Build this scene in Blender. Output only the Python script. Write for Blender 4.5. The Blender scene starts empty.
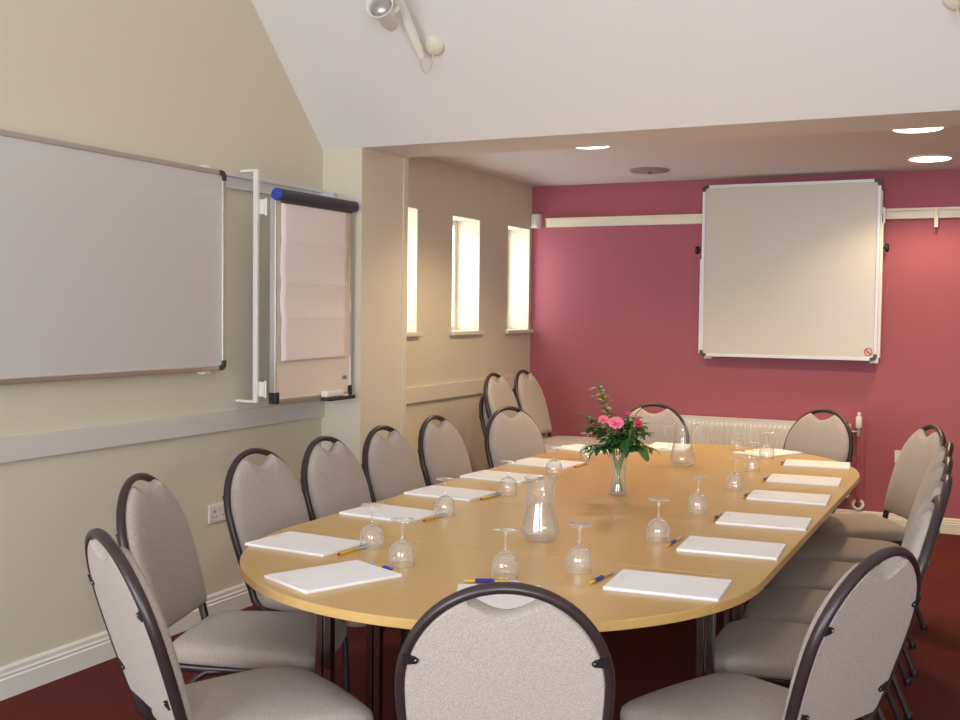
import bpy, bmesh, math, random
from mathutils import Vector, Matrix
random.seed(7)
PI = math.pi
R = math.radians
S = bpy.context.scene
COL = S.collection

# ------------------------------------------------------------------ materials
def lin(r, g, b):
    f = lambda c: (c / 255) / 12.92 if c <= 10 else (((c / 255) + .055) / 1.055) ** 2.4
    return (f(r), f(g), f(b), 1)

def mat(name, col, rough=.6, metal=0., spec=.5, noise=None, bump=None, coat=0.):
    """noise=(scale, amount): mottles the base colour; bump=(scale, strength)"""
    m = bpy.data.materials.new(name); m.use_nodes = True
    nt = m.node_tree; b = nt.nodes['Principled BSDF']
    b.inputs['Base Color'].default_value = col
    b.inputs['Roughness'].default_value = rough
    b.inputs['Metallic'].default_value = metal
    b.inputs['Specular IOR Level'].default_value = spec
    b.inputs['Coat Weight'].default_value = coat
    tc = nt.nodes.new('ShaderNodeTexCoord')
    if noise:
        n = nt.nodes.new('ShaderNodeTexNoise'); n.inputs['Scale'].default_value = noise[0]; n.inputs['Detail'].default_value = 4
        nt.links.new(tc.outputs['Object'], n.inputs['Vector'])
        cr = nt.nodes.new('ShaderNodeValToRGB')
        a = noise[1]
        cr.color_ramp.elements[0].position = .3; cr.color_ramp.elements[1].position = .7
        cr.color_ramp.elements[0].color = tuple(c * (1 - a) for c in col[:3]) + (1,)
        cr.color_ramp.elements[1].color = tuple(min(1, c * (1 + a)) for c in col[:3]) + (1,)
        nt.links.new(n.outputs['Fac'], cr.inputs['Fac']); nt.links.new(cr.outputs['Color'], b.inputs['Base Color'])
    if bump:
        n2 = nt.nodes.new('ShaderNodeTexNoise'); n2.inputs['Scale'].default_value = bump[0]; n2.inputs['Detail'].default_value = 3
        nt.links.new(tc.outputs['Object'], n2.inputs['Vector'])
        bp = nt.nodes.new('ShaderNodeBump'); bp.inputs['Strength'].default_value = bump[1]; bp.inputs['Distance'].default_value = .01
        nt.links.new(n2.outputs['Fac'], bp.inputs['Height']); nt.links.new(bp.outputs['Normal'], b.inputs['Normal'])
    return m

def wood_mat():
    m = bpy.data.materials.new('beech_veneer'); m.use_nodes = True
    nt = m.node_tree; b = nt.nodes['Principled BSDF']
    tc = nt.nodes.new('ShaderNodeTexCoord'); mp = nt.nodes.new('ShaderNodeMapping')
    mp.inputs['Scale'].default_value = (3, 40, 40)
    n = nt.nodes.new('ShaderNodeTexNoise'); n.inputs['Scale'].default_value = 2.2; n.inputs['Detail'].default_value = 6; n.inputs['Distortion'].default_value = .4
    cr = nt.nodes.new('ShaderNodeValToRGB')
    cr.color_ramp.elements[0].position = .25; cr.color_ramp.elements[0].color = lin(200, 161, 99)
    cr.color_ramp.elements[1].position = .75; cr.color_ramp.elements[1].color = lin(212, 174, 110)
    nt.links.new(tc.outputs['Object'], mp.inputs['Vector']); nt.links.new(mp.outputs['Vector'], n.inputs['Vector'])
    nt.links.new(n.outputs['Fac'], cr.inputs['Fac']); nt.links.new(cr.outputs['Color'], b.inputs['Base Color'])
    b.inputs['Roughness'].default_value = .3
    b.inputs['Specular IOR Level'].default_value = .45
    return m

def fabric_mat(name, col):
    m = mat(name, col, rough=.95, spec=.12)
    nt = m.node_tree; b = nt.nodes['Principled BSDF']
    tc = nt.nodes.new('ShaderNodeTexCoord')
    cols = []
    n = nt.nodes.new('ShaderNodeTexNoise'); n.inputs['Scale'].default_value = 420; n.inputs['Detail'].default_value = 2
    nt.links.new(tc.outputs['Object'], n.inputs['Vector'])
    cr = nt.nodes.new('ShaderNodeValToRGB'); e = cr.color_ramp.elements
    e[0].position = .3; e[0].color = tuple(c * .76 for c in col[:3]) + (1,)
    e[1].position = .7; e[1].color = tuple(min(1, c * 1.24) for c in col[:3]) + (1,)
    nt.links.new(n.outputs['Fac'], cr.inputs['Fac']); nt.links.new(cr.outputs['Color'], b.inputs['Base Color'])
    bp = nt.nodes.new('ShaderNodeBump'); bp.inputs['Strength'].default_value = .35; bp.inputs['Distance'].default_value = .002
    nt.links.new(n.outputs['Fac'], bp.inputs['Height']); nt.links.new(bp.outputs['Normal'], b.inputs['Normal'])
    b.inputs['Sheen Weight'].default_value = .15
    return m

def thin_glass(name, tint=(1, 1, 1, 1), edge=(.90, .91, .91, 1), refl=1.0, white_refl=0.):
    """clear thin-walled glass: see-through face on, greyer and mirror-like at grazing angles"""
    m = bpy.data.materials.new(name); m.use_nodes = True
    nt = m.node_tree; nt.nodes.clear()
    out = nt.nodes.new('ShaderNodeOutputMaterial')
    lw = nt.nodes.new('ShaderNodeLayerWeight'); lw.inputs['Blend'].default_value = .25
    mixc = nt.nodes.new('ShaderNodeMix'); mixc.data_type = 'RGBA'
    mixc.inputs['A'].default_value = tint; mixc.inputs['B'].default_value = edge
    nt.links.new(lw.outputs['Facing'], mixc.inputs['Factor'])
    tr = nt.nodes.new('ShaderNodeBsdfTransparent'); nt.links.new(mixc.outputs['Result'], tr.inputs['Color'])
    gl = nt.nodes.new('ShaderNodeBsdfGlossy'); gl.inputs['Roughness'].default_value = .03
    l2 = nt.nodes.new('ShaderNodeLayerWeight'); l2.inputs['Blend'].default_value = .5
    pw = nt.nodes.new('ShaderNodeMath'); pw.operation = 'POWER'; pw.inputs[1].default_value = 4.
    nt.links.new(l2.outputs['Facing'], pw.inputs[0])
    mu = nt.nodes.new('ShaderNodeMath'); mu.operation = 'MULTIPLY_ADD'; mu.inputs[1].default_value = .6 * refl; mu.inputs[2].default_value = .05 * refl; mu.use_clamp = True
    nt.links.new(pw.outputs['Value'], mu.inputs[0])
    mx = nt.nodes.new('ShaderNodeMixShader')
    nt.links.new(mu.outputs['Value'], mx.inputs['Fac']); nt.links.new(tr.outputs['BSDF'], mx.inputs[1]); nt.links.new(gl.outputs['BSDF'], mx.inputs[2])
    last = mx
    if white_refl:      # white diffuse painted in, strongest edge-on, standing in for bright reflections
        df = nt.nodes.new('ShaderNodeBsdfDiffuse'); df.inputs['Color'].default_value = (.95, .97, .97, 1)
        hz = nt.nodes.new('ShaderNodeMath'); hz.operation = 'MULTIPLY_ADD'; hz.inputs[1].default_value = white_refl; hz.inputs[2].default_value = white_refl * .12
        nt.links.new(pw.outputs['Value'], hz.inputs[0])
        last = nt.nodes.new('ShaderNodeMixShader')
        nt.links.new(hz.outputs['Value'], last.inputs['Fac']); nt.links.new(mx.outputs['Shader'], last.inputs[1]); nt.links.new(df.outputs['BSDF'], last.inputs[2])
    nt.links.new(last.outputs['Shader'], out.inputs['Surface'])
    return m

def emit(name, col, strength):
    m = bpy.data.materials.new(name); m.use_nodes = True
    nt = m.node_tree; nt.nodes.clear()
    out = nt.nodes.new('ShaderNodeOutputMaterial'); e = nt.nodes.new('ShaderNodeEmission')
    e.inputs['Color'].default_value = col; e.inputs['Strength'].default_value = strength
    nt.links.new(e.outputs['Emission'], out.inputs['Surface'])
    return m

M = dict(
    cream=mat('cream_paint', lin(217, 208, 188), .8, spec=.25, bump=(60, .06)),
    pink=mat('rose_red_paint', lin(170, 96, 107), .75, spec=.25, bump=(60, .06)),
    ceil=mat('ceiling_paint', lin(228, 224, 222), .9, spec=.2, bump=(40, .04)),
    gloss=mat('cream_gloss_paint', lin(226, 218, 200), .45),
    white=mat('white_gloss_paint', lin(232, 228, 220), .4),
    dado=mat('grey_white_gloss_paint', lin(214, 209, 200), .45),
    carpet=mat('dark_red_carpet', lin(110, 56, 52), 1., spec=.05, noise=(220, .45), bump=(300, .8)),
    wood=wood_mat(),
    woodedge=mat('beech_edge', lin(202, 165, 106), .4),
    fabric=fabric_mat('beige_tweed', lin(172, 160, 152)),
    frame=mat('brown_enamel', lin(50, 37, 38), .36, spec=.5),
    black=mat('black_plastic', lin(28, 27, 30), .45),
    dark=mat('charcoal_plastic', lin(62, 60, 66), .45),
    chrome=mat('polished_chrome', lin(150, 148, 148), .18, metal=1.),
    alu=mat('satin_aluminium', lin(200, 196, 190), .38, metal=.85),
    lightalu=mat('pale_aluminium', lin(214, 214, 218), .45, metal=.3),
    board=mat('whiteboard_enamel', lin(206, 203, 199), .22, coat=.2),
    screen=mat('cream_board_surface', lin(204, 196, 182), .3),
    paper=mat('white_paper', lin(244, 242, 242), .75, spec=.2),
    padgrey=mat('pale_grey_print', lin(222, 220, 224), .8),
    flip=mat('flipchart_paper', lin(234, 224, 218), .8, spec=.2),
    flipboard=mat('flipchart_board', lin(226, 213, 197), .4),
    blue=mat('blue_plastic', lin(42, 74, 168), .4),
    penblue=mat('blue_pen_plastic', lin(30, 40, 150), .35),
    yellow=mat('yellow_pen_plastic', lin(214, 172, 30), .35),
    red=mat('red_pen_plastic', lin(200, 30, 30), .35),
    pengrey=mat('grey_clear_plastic', lin(170, 172, 190), .3),
    glass=thin_glass('clear_glass', refl=1.3, white_refl=.4),
    jugglass=thin_glass('jug_glass', tint=(1, 1, 1, 1), edge=(.90, .92, .91, 1), refl=1.2, white_refl=.3),
    water=thin_glass('water', tint=(.985, .99, .985, 1), edge=(.92, .93, .92, 1), refl=.6),
    pane=thin_glass('window_glass', refl=.6),
    leaf=mat('leaf_green', lin(52, 100, 38), .5, noise=(30, .35)),
    leafdark=mat('dark_leaf_green', lin(44, 92, 40), .45, noise=(30, .35)),
    leaflight=mat('yellow_green_leaf', lin(126, 146, 62), .5, noise=(30, .3)),
    stem=mat('stem_green', lin(98, 120, 52), .5),
    rose=mat('pink_petal', lin(244, 122, 148), .55, noise=(60, .15)),
    magenta=mat('magenta_petal', lin(222, 60, 130), .55),
    redpetal=mat('red_petal', lin(206, 40, 56), .55),
    lamp=emit('lamp_glow', (1, .86, .62, 1), 9.0),
    cord=mat('cream_cable', lin(220, 208, 180), .5),
    bulb=mat('silvered_bulb', lin(178, 170, 168), .3, metal=.6),
    smoke=mat('grey_perforated_plate', lin(150, 142, 132), .5),
    stickred=mat('sticker_red', lin(190, 60, 48), .6),
)

# ------------------------------------------------------------------ mesh helpers
class MB:
    def __init__(s): s.v = []; s.f = []; s.sm = []
    def add(s, vs, fs, smooth=False):
        o = len(s.v); s.v += [tuple(v) for v in vs]
        s.f += [tuple(i + o for i in f) for f in fs]; s.sm += [smooth] * len(fs)
    def box(s, a, b, bevel=0., mtx=None):
        bm = bmesh.new(); bmesh.ops.create_cube(bm, size=1)
        for v in bm.verts: v.co = Vector([(a[i] + b[i]) / 2 + v.co[i] * (b[i] - a[i]) for i in range(3)])
        if bevel: bmesh.ops.bevel(bm, geom=bm.edges[:], offset=bevel, segments=2, profile=.6, affect='EDGES')
        if mtx is not None: bm.transform(mtx)
        bm.verts.index_update()
        s.add([v.co[:] for v in bm.verts], [[v.index for v in f.verts] for f in bm.faces]); bm.free()
        return s
    def rings(s, rings, closed=True, cap0=True, cap1=True, smooth=True):
        """loft between rings of equal length"""
        n = len(rings[0]); vs = [p for r in rings for p in r]; fs = []
        for k in range(len(rings) - 1):
            for i in range(n if closed else n - 1):
                j = (i + 1) % n; fs.append((k * n + i, k * n + j, (k + 1) * n + j, (k + 1) * n + i))
        s.add(vs, fs, smooth)
        if cap0: s.add(rings[0], [tuple(range(n))[::-1]], False)
        if cap1: s.add(rings[-1], [tuple(range(n))], False)
        return s
    def tube(s, path, r, n=10, r2=None, normals=None, caps=True):
        """sweep an ellipse: r across, r2 along the given normal"""
        P = [Vector(p) for p in path]; rs = []
        ref = None
        for i, p in enumerate(P):
            t = ((P[min(i + 1, len(P) - 1)] - P[max(i - 1, 0)])).normalized()
            if normals: nn = Vector(normals[i])
            else:
                if ref is None:
                    ref = Vector((0, 0, 1)) if abs(t.z) < .9 else Vector((0, 1, 0))
                nn = ref
            nn = (nn - t * nn.dot(t)).normalized()
            if not normals: ref = nn
            e = t.cross(nn).normalized()
            rr = r[i] if isinstance(r, (list, tuple)) else r
            ra = (r2 if r2 else rr)
            rs.append([p + e * (rr * math.cos(2 * PI * k / n)) + nn * (ra * math.sin(2 * PI * k / n)) for k in range(n)])
        return s.rings(rs, cap0=caps, cap1=caps)
    def lathe(s, prof, n=24, c=(0, 0, 0), caps=(True, True), mtx=None, facet=False):
        rs = []
        for r, z in prof:
            ring = [Vector((c[0] + r * math.cos(2 * PI * k / n), c[1] + r * math.sin(2 * PI * k / n), c[2] + z)) for k in range(n)]
            if mtx is not None: ring = [mtx @ q for q in ring]
            rs.append(ring)
        return s.rings(rs, cap0=caps[0], cap1=caps[1], smooth=not facet)
    def prism(s, poly, axis, a, b):
        """extrude a 2D polygon along an axis between a and b"""
        def P(q, t):
            q = list(q); q.insert(axis, t); return tuple(q)
        n = len(poly); vs = [P(q, a) for q in poly] + [P(q, b) for q in poly]
        fs = [tuple(range(n))[::-1], tuple(range(n, 2 * n))] + [(i, (i + 1) % n, n + (i + 1) % n, n + i) for i in range(n)]
        s.add(vs, fs); return s
    def build(s, name, m, parent=None, loc=None):
        me = bpy.data.meshes.new(name); me.from_pydata(s.v, [], s.f); me.materials.append(m)
        me.polygons.foreach_set('use_smooth', s.sm)
        bm = bmesh.new(); bm.from_mesh(me); bmesh.ops.recalc_face_normals(bm, faces=bm.faces); bm.to_mesh(me); bm.free()
        o = bpy.data.objects.new(name, me); COL.objects.link(o)
        if parent is not None: o.parent = parent
        if loc is not None: o.location = loc
        return o

def tag(o, label, cat, group=None, kind=None):
    if label: o['label'] = label
    if cat: o['category'] = cat
    if group: o['group'] = group
    if kind: o['kind'] = kind
    return o
def thing(name, label, cat, loc=(0, 0, 0), rz=0., group=None):
    o = bpy.data.objects.new(name, None); o.empty_display_size = .1; COL.objects.link(o)
    o.location = loc; o.rotation_euler = (0, 0, rz)
    return tag(o, label, cat, group)
def struct(mb, name, m, label, cat, parent=None):
    o = mb.build(name, m, parent)
    return tag(o, label, cat, None, 'structure')
def kids(o): return list(o.children)
def copy_tree(o, parent=None):
    c = o.copy(); COL.objects.link(c)
    if parent is not None: c.parent = parent
    for ch in KIDS.get(o.name, []): copy_tree(ch, c)
    return c
KIDS = {}
def register(root):
    """remember the parts of a prototype before copies are made"""
    def rec(o):
        KIDS[o.name] = list(o.children)
        for c in o.children: rec(c)
    rec(root)

# ------------------------------------------------------------------ the room
XN, XB, XR = -3.315, -3.385, 2.5          # near cream wall, window wall, right wall
YB, YP, YQ, YF = -1.7, 4.95, 5.43, 7.97   # rear wall, pier front, pier back, red wall
ZS, ZC, SL = 2.299, 2.43, 1.013            # beam underside, far ceiling, slope of the roof
YT = 3.3; ZT = ZS + (YP - YT) * SL        # where the slope meets the flat top

struct(MB().box((XB - .3, YB - .2, -.12), (XR + .2, YF + .2, 0)), 'floor', M['carpet'], 'dark red carpet covering the whole meeting room floor', 'floor')
prof = [(YB, 0), (YP, 0), (YP, ZS), (YT, ZT), (YB + 1.6, ZT), (YB, ZT - 1.2)]
struct(MB().prism(prof, 0, XN - .25, XN), 'wall_left', M['cream'], 'cream gable wall behind the large wall mounted whiteboard', 'wall')
struct(MB().box((XB - .25, YP, 0), (-3.072, YQ, ZC)), 'wall_left.001', M['cream'], 'cream wall pier standing between the flipchart and the narrow windows', 'wall')
WIN = [(5.705, 6.12), (6.61, 7.03), (7.515, 7.925)]
WZ0, WZ1 = 1.31, 2.092
w = MB(); y = YQ
for a, b in WIN:
    w.box((XB - .26, y, 0), (XB, a, ZC)); w.box((XB - .26, a, 0), (XB, b, WZ0)); w.box((XB - .26, a, WZ1), (XB, b, ZC)); y = b
w.box((XB - .26, y, 0), (XB, YF, ZC))
struct(w, 'wall_left.002', M['cream'], 'cream wall with three tall narrow windows', 'wall')
struct(MB().box((XB - .26, YF, 0), (XR + .2, YF + .2, ZC + .2)), 'wall_back', M['pink'], 'rose red end wall behind the radiator and square board', 'wall')
struct(MB().box((XR, YB - .2, 0), (XR + .2, YF, 4.2)), 'wall_right', M['cream'], 'cream side wall facing the windows', 'wall')
# rear wall behind the photographer, with two large window openings
rw = MB(); OP = [(-2.7, -.9), (.3, 2.1)]; x = XN - .25
for a, b in OP:
    rw.box((x, YB - .2, 0), (a, YB, 4.2)); rw.box((a, YB - .2, 0), (b, YB, .85)); rw.box((a, YB - .2, 2.25), (b, YB, 4.2)); x = b
rw.box((x, YB - .2, 0), (XR, YB, 4.2))
struct(rw, 'wall_front', M['cream'], 'cream rear wall with two wide window openings', 'wall')
struct(MB().box((XB - .26, 5.368, ZC), (XR, YF, ZC + .15)), 'ceiling', M['ceil'], 'low flat white ceiling with round downlights over the far half', 'ceiling')
struct(MB().prism([(YP, ZS), (5.368, ZS), (5.368, ZC + .3), (YT, ZT + .3), (YB + 1.6, ZT + .3), (YB - .2, ZT - .9), (YB - .2, ZT - 1.2), (YB + 1.6, ZT), (YT, ZT)], 0, XN - .02, XR),
       'ceiling.001', M['ceil'], 'sloping white ceiling with a beam edge over the near half', 'ceiling')
for i, (a, b) in enumerate(WIN):
    xo = XB - .225
    f = MB(); t = .035
    f.box((xo, a, WZ0), (xo + .045, a + t, WZ1), .004); f.box((xo, b - t, WZ0), (xo + .045, b, WZ1), .004)
    f.box((xo, a + t, WZ1 - t), (xo + .045, b - t, WZ1), .004); f.box((xo, a + t, WZ0), (xo + .045, b - t, WZ0 + t), .004)
    lab = ['narrow window half hidden by the pier', 'middle narrow window in the cream wall', 'narrow window beside the red wall corner'][i]
    fo = struct(f, 'window_%d' % (i + 1), M['white'], lab, 'window')
    MB().box((xo + .018, a + t, WZ0 + t), (xo + .024, b - t, WZ1 - t)).build('pane', M['pane'], fo)
    MB().box((XB - .18, a + .001, WZ0 - .012), (XB + .03, b - .001, WZ0 + .004), .004).box((XB + .001, a - .035, WZ0 - .022), (XB + .032, b + .035, WZ0 + .004), .005).build('window_sill', M['gloss'], fo)
    h = MB(); h.box((xo + .045, b - .20, WZ0 + .14), (xo + .06, b - .18, WZ0 + .26), .003)
    h.build('handle', M['smoke'], fo)

# trims
def skirting(name, p, q, inward, label, m='white', h=.118):
    """skirting board with moulded top from p to q (axis aligned), growing inward"""
    pr = [(0, 0), (.020, 0), (.020, h * .62), (.015, h * .66), (.017, h * .74), (.012, h * .80), (.012, h * .92), (.006, h), (0, h)]
    mb = MB(); rings = []
    d = Vector(inward)
    for e in (p, q): rings.append([Vector((e[0], e[1], 0)) + d * u + Vector((0, 0, z)) for u, z in pr])
    mb.rings(rings, smooth=False)
    struct(mb, name, M[m], label, 'baseboard')
skirting('baseboard_left', (XN, YB), (XN, YP), (1, 0, 0), 'white moulded skirting board below the near cream wall')
skirting('baseboard_left.001', (XB, YQ), (XB, YF), (1, 0, 0), 'white skirting board below the narrow windows')
skirting('baseboard_left.002', (XN, YP), (-3.072, YP), (0, -1, 0), 'short white skirting board at the front of the pier')
skirting('baseboard_left.003', (-3.072, YP), (-3.072, YQ), (1, 0, 0), 'short white skirting board along the side of the pier')
skirting('baseboard_back', (XB, YF), (XR, YF), (0, -1, 0), 'cream skirting board below the red wall', 'gloss', .104)
skirting('baseboard_right', (XR, YB), (XR, YF), (-1, 0, 0), 'white skirting board along the side wall')
struct(MB().box((XN, YB, .876), (XN + .022, YP, .966), .004), 'trim_1', M['dado'], 'wide flat dado rail on the near cream wall', 'dado rail')
struct(MB().box((XB, YQ, .868), (XB + .022, YF, .970), .004), 'trim_2', M['gloss'], 'flat dado rail on the wall below the narrow windows', 'dado rail')
struct(MB().box((-3.077, YQ - .045, 0), (-3.066, YQ + .004, ZS), .003), 'trim_3', M['cream'], 'thin pale corner strip on the pier beside the windows', 'trim')

# ------------------------------------------------------------------ chairs
ZT_, AL, A_, B_, AB_ = .9334, .3034, .2184, .2377, .1922
SA, CA = math.sin(AL), math.cos(AL)
WTOP = (ZT_ - .46) / CA
def bp(u, w, d=0.):
    """point of the leaning back: u across, w up the back, d towards the sitter"""
    return Vector((u, -w * SA + d * CA, .46 + w * CA + d * SA))
def arch(ins, n=40):
    """outline of the back inset by ins, from lower right over the top to lower left"""
    a, b, ab, W = A_ - ins, B_ - ins, AB_ - ins, WTOP - ins
    pts = []
    for i in range(14):
        t = i / 14; pts.append((ab + (a - ab) * math.sin(t * PI / 2), t * (W - b)))
    for i in range(n + 1):
        t = PI * i / n; pts.append((a * math.cos(t), W - b + b * math.sin(t)))
    return pts + [(-u, w) for u, w in pts[13::-1]]

def relax(pts, cx, cy, hx, hy, s):
    out = []
    w = min(1, (1 - s) * 1.5) if s < .96 else 0
    for x, y in pts:
        dx, dy = x - cx, y - cy
        a = math.atan2(dy / hy, dx / hx)
        out.append((cx + s * ((1 - w) * dx + w * hx * math.cos(a)), cy + s * ((1 - w) * dy + w * hy * math.sin(a))))
    return out
def make_chair():
    root = thing('conference_chair', None, 'chair')
    # tubular frame: rail, bend, leaning posts and arch in one bent oval tube
    path = []; nor = []
    bn = Vector((0, CA, SA))
    side = []
    for y, z, ang in ((.34, .392, 0), (.14, .392, 0), (.07, .394, 8), (.030, .404, 35), (.010, .425, 60)):
        side.append((Vector((AB_ - .014, y, z)), Vector((0, math.sin(R(ang)), math.cos(R(ang))))))
    for p, n in side: path.append(p); nor.append(n)
    for u, w in arch(.011): path.append(bp(u, w)); nor.append(bn)
    for p, n in side[::-1]: path.append(Vector((-p.x, p.y, p.z))); nor.append(n)
    MB().tube(path, 0.0112, 12, r2=.0138, normals=nor).build('back_frame', M['frame'], root)
    # padded back with a scooped hand hole at the top
    o = arch(.0205)
    i0 = next(i for i, (u, w) in enumerate(o) if u < .084 and w > .2)
    i1 = len(o) - 1 - i0
    w1 = o[i0][1]
    scoop = []
    for k in range(1, 16):
        t = k / 16; u = .084 * (1 - 2 * t); scoop.append((u, w1 - .036 * math.sin(PI * t) ** 1.3))
    low = .028
    pts = [q for q in o[:i0 + 1] if q[1] > low + .02] + scoop + [q for q in o[i1:] if q[1] > low + .02]
    ab = pts[0][0]
    base = [(-ab + .003, low + .012), (-ab + .014, low)] + [(-ab + .014 + (2 * ab - .028) * k / 10, low) for k in range(1, 10)] + [(ab - .014, low), (ab - .003, low + .012)]
    pts = pts + base
    cx, cy = 0., .24
    rings = []
    for s, d in ((.985, -.0125), (1, -.009), (1.012, .010), (1.008, .020), (.985, .028), (.945, .0345), (.87, .0395), (.7, .043), (.4, .045), (.18, .0455), (.03, .0456)):
        rings.append([bp(u, w, d) for u, w in relax(pts, cx, cy, .19, .205, s)])
    MB().rings(rings).build('backrest', M['fabric'], root)
    # four small fixing lugs on the rear
    for sx in (1, -1):
        for w in (.328, .100):
            a = A_ - .020 if w > .2 else AB_ - .014
            q = [(a, w + .016), (a - .006, w + .012), (a - .024, w + .007), (a - .030, w + .001), (a - .029, w - .004), (a - .024, w - .008), (a, w - .010)]
            KB = MB().rings([[bp(sx * u, ww, d) for u, ww in q] for d in (-.0115, -.0165)], smooth=False).build('bracket', M['black'], root)
            e = MB(); cc = bp(sx * (a - .024), w, -.0165); nd = bp(0, 0, -1) - bp(0, 0, 0)
            e.rings([[cc + nd * h_ + (bp(rr_ * math.cos(k * PI / 4), rr_ * math.sin(k * PI / 4)) - bp(0, 0)) for k in range(8)] for rr_, h_ in ((.0032, -.001), (.0030, .0012), (.0015, .0018))])
            e.build('screw', M['chrome'], KB)
    # seat
    def outline():
        pts = []; r = .055
        yr, yf, hr, hf = .028, .476, .200, .229
        cs = [((hf - r), yf - r, 0), (-(hf - r), yf - r, 90), (-(hr - r), yr + r, 180), ((hr - r), yr + r, 270)]
        for ix, (x, y, a0) in enumerate(cs):
            for k in range(9):
                a = R(a0 + 90 * k / 8); pts.append((x + r * math.cos(a), y + r * math.sin(a)))
            nx = cs[(ix + 1) % 4]; a = R(a0 + 90)
            e0 = (x + r * math.cos(a), y + r * math.sin(a)); e1 = (nx[0] + r * math.cos(a), nx[1] + r * math.sin(a))
            for k in range(1, 8): pts.append((e0[0] + (e1[0] - e0[0]) * k / 8, e0[1] + (e1[1] - e0[1]) * k / 8))
        return [(x, y + (.016 * (1 - (x / .23) ** 2) if y > .36 else 0)) for x, y in pts]
    op = outline(); cy = .24; rings = []
    for s, z in ((.95, .408), (.985, .411), (1, .420), (1, .436), (.988, .450), (.955, .461), (.88, .469), (.7, .4745), (.4, .477), (.18, .478), (.03, .4782)):
        rings.append([Vector((x, y, z - (.012 * max(0, (y - .38) / .1)))) for x, y in relax(op, 0, cy, .205, .222, s)])
    MB().rings(rings).build('seat', M['fabric'], root)
    MB().box((-.165, .05, .396), (.165, .40, .4085), .003).build('seat_pan', M['black'], root)
    for sx in (1, -1):
        f = MB().tube([(sx * .178, .325, .392), (sx * .178, .350, .391), (sx * .179, .375, .382), (sx * .180, .392, .362), (sx * .182, .400, .33), (sx * .197, .425, .012)], .0115, 10).build('leg', M['frame'], root)
        MB().lathe([(.0135, 0), (.015, .004), (.015, .022), (.0125, .026)], 12, (sx * .197, .4255, 0)).build('foot', M['black'], f)
        r_ = MB().tube([(sx * .178, .20, .388), (sx * .179, .155, .384), (sx * .181, .125, .366), (sx * .183, .11, .34), (sx * .203, -.028, .012)], .0115, 10).build('leg', M['frame'], root)
        MB().lathe([(.0135, 0), (.015, .004), (.015, .022), (.0125, .026)], 12, (sx * .203, -.0285, 0)).build('foot', M['black'], r_)
    return root

proto = make_chair(); register(proto)
GC = 'conference chairs around the table'; GS = 'chairs stacked in the window corner'
def tw(tx, ty): return tx, ty
CH = [  # x, y, heading, z, label, group
    (-1.816, 2.030, -29.4, 0, 'beige chair on its own at the table corner below the big whiteboard', GC),
    (-2.2926, 2.653, -72.0, 0, 'beige chair between the chair standing alone and the chair before the wall socket', GC),
    (-2.370, 3.297, -92.2, 0, 'beige chair on the whiteboard side, directly in front of the wall socket', GC),
    (-2.373, 3.770, -90.2, 0, 'beige chair on the whiteboard side, below the open side of the flipchart', GC),
    (-2.386, 4.250, -91.7, 0, 'beige chair below the cream pier between flipchart and windows', GC),
    (-2.413, 4.802, -92.0, 0, 'beige chair below the narrow window beside the pier', GC),
    (-2.325, 5.432, -112.1, 0, 'beige chair at the table in front of the two chair stacks', GC),
    (-1.823, 6.038, 185.4, 0, 'beige chair behind the flower vase, its back to the red wall', GC),
    (-.966, 6.198, 153.9, 0, 'beige chair in front of the radiator valve, facing the table', GC),
    (-.436, 5.622, 118.7, 0, 'beige chair in front of the red wall socket, turned towards the table', GC),
    (-.347, 4.915, 95, 0, 'second chair from the red wall in the row opposite the windows', GC),
    (-.327, 4.388, 95, 0, 'third chair from the red wall in the row opposite the windows', GC),
    (-.308, 3.885, 95, 0, 'fourth chair from the red wall in the row opposite the windows', GC),
    (-.308, 3.410, 95, 0, 'fifth chair from the red wall, back mostly hidden by the big chair in front', GC),
    (-.356, 2.662, 65.9, 0, 'big chair seen from its rear panel, ending the row opposite the windows', GC),
    (-.910, 2.033, 24.2, 0, 'big chair with its back squarely to us at the rounded table end', GC),
    (-2.93, 6.545, -90.0, 0, 'lower chair of the stack under the middle window', GS),
    (-2.90, 6.545, -90.0, .115, 'upper chair of the stack under the middle window', GS),
    (-2.93, 7.030, -90.0, 0, 'lower chair of the stack in the corner by the red wall', GS),
    (-2.90, 7.030, -90.0, .115, 'upper chair of the stack in the corner by the red wall', GS),
]
for i, (x, y, h, z, lab, g) in enumerate(CH):
    c = proto if i == 0 else copy_tree(proto)
    c.location = (x, y, z); c.rotation_euler = (0, 0, R(h)); c['label'] = lab; c['group'] = g

# ------------------------------------------------------------------ tables
TX, TH, TT = -1.352, .73, .025
HW = .773
def top_poly(poly, parent):
    """worktop with a lightly eased edge; the lipping is its own part"""
    c = Vector((sum(p[0] for p in poly) / len(poly), sum(p[1] for p in poly) / len(poly)))
    def ring(ins, z):
        out = []
        for x, y in poly:
            d = Vector((x, y)) - c; d = d * (1 - ins / max(d.length, 1e-6)); out.append(Vector((c.x + d.x, c.y + d.y, z)))
        return out
    MB().rings([ring(.0025, -TT), ring(0, -TT + .002), ring(0, -.002), ring(.002, 0)], smooth=False).build('tabletop', M['wood'], parent, (0, 0, TH))
def table_leg(x, y, parent):
    g = MB().box((x - .026, y - .013, .012), (x - .002, y + .013, TH - TT - .04), .004).box((x + .002, y - .013, .012), (x + .026, y + .013, TH - TT - .04), .004).build('leg', M['chrome'], parent)
    MB().box((x - .030, y - .017, TH - TT - .075), (x + .030, y + .017, TH - TT - .001), .004).build('leg_collar', M['black'], g)
    MB().lathe([(.02, 0), (.022, .004), (.02, .014)], 14, (x, y, 0)).build('foot', M['black'], g)
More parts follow.
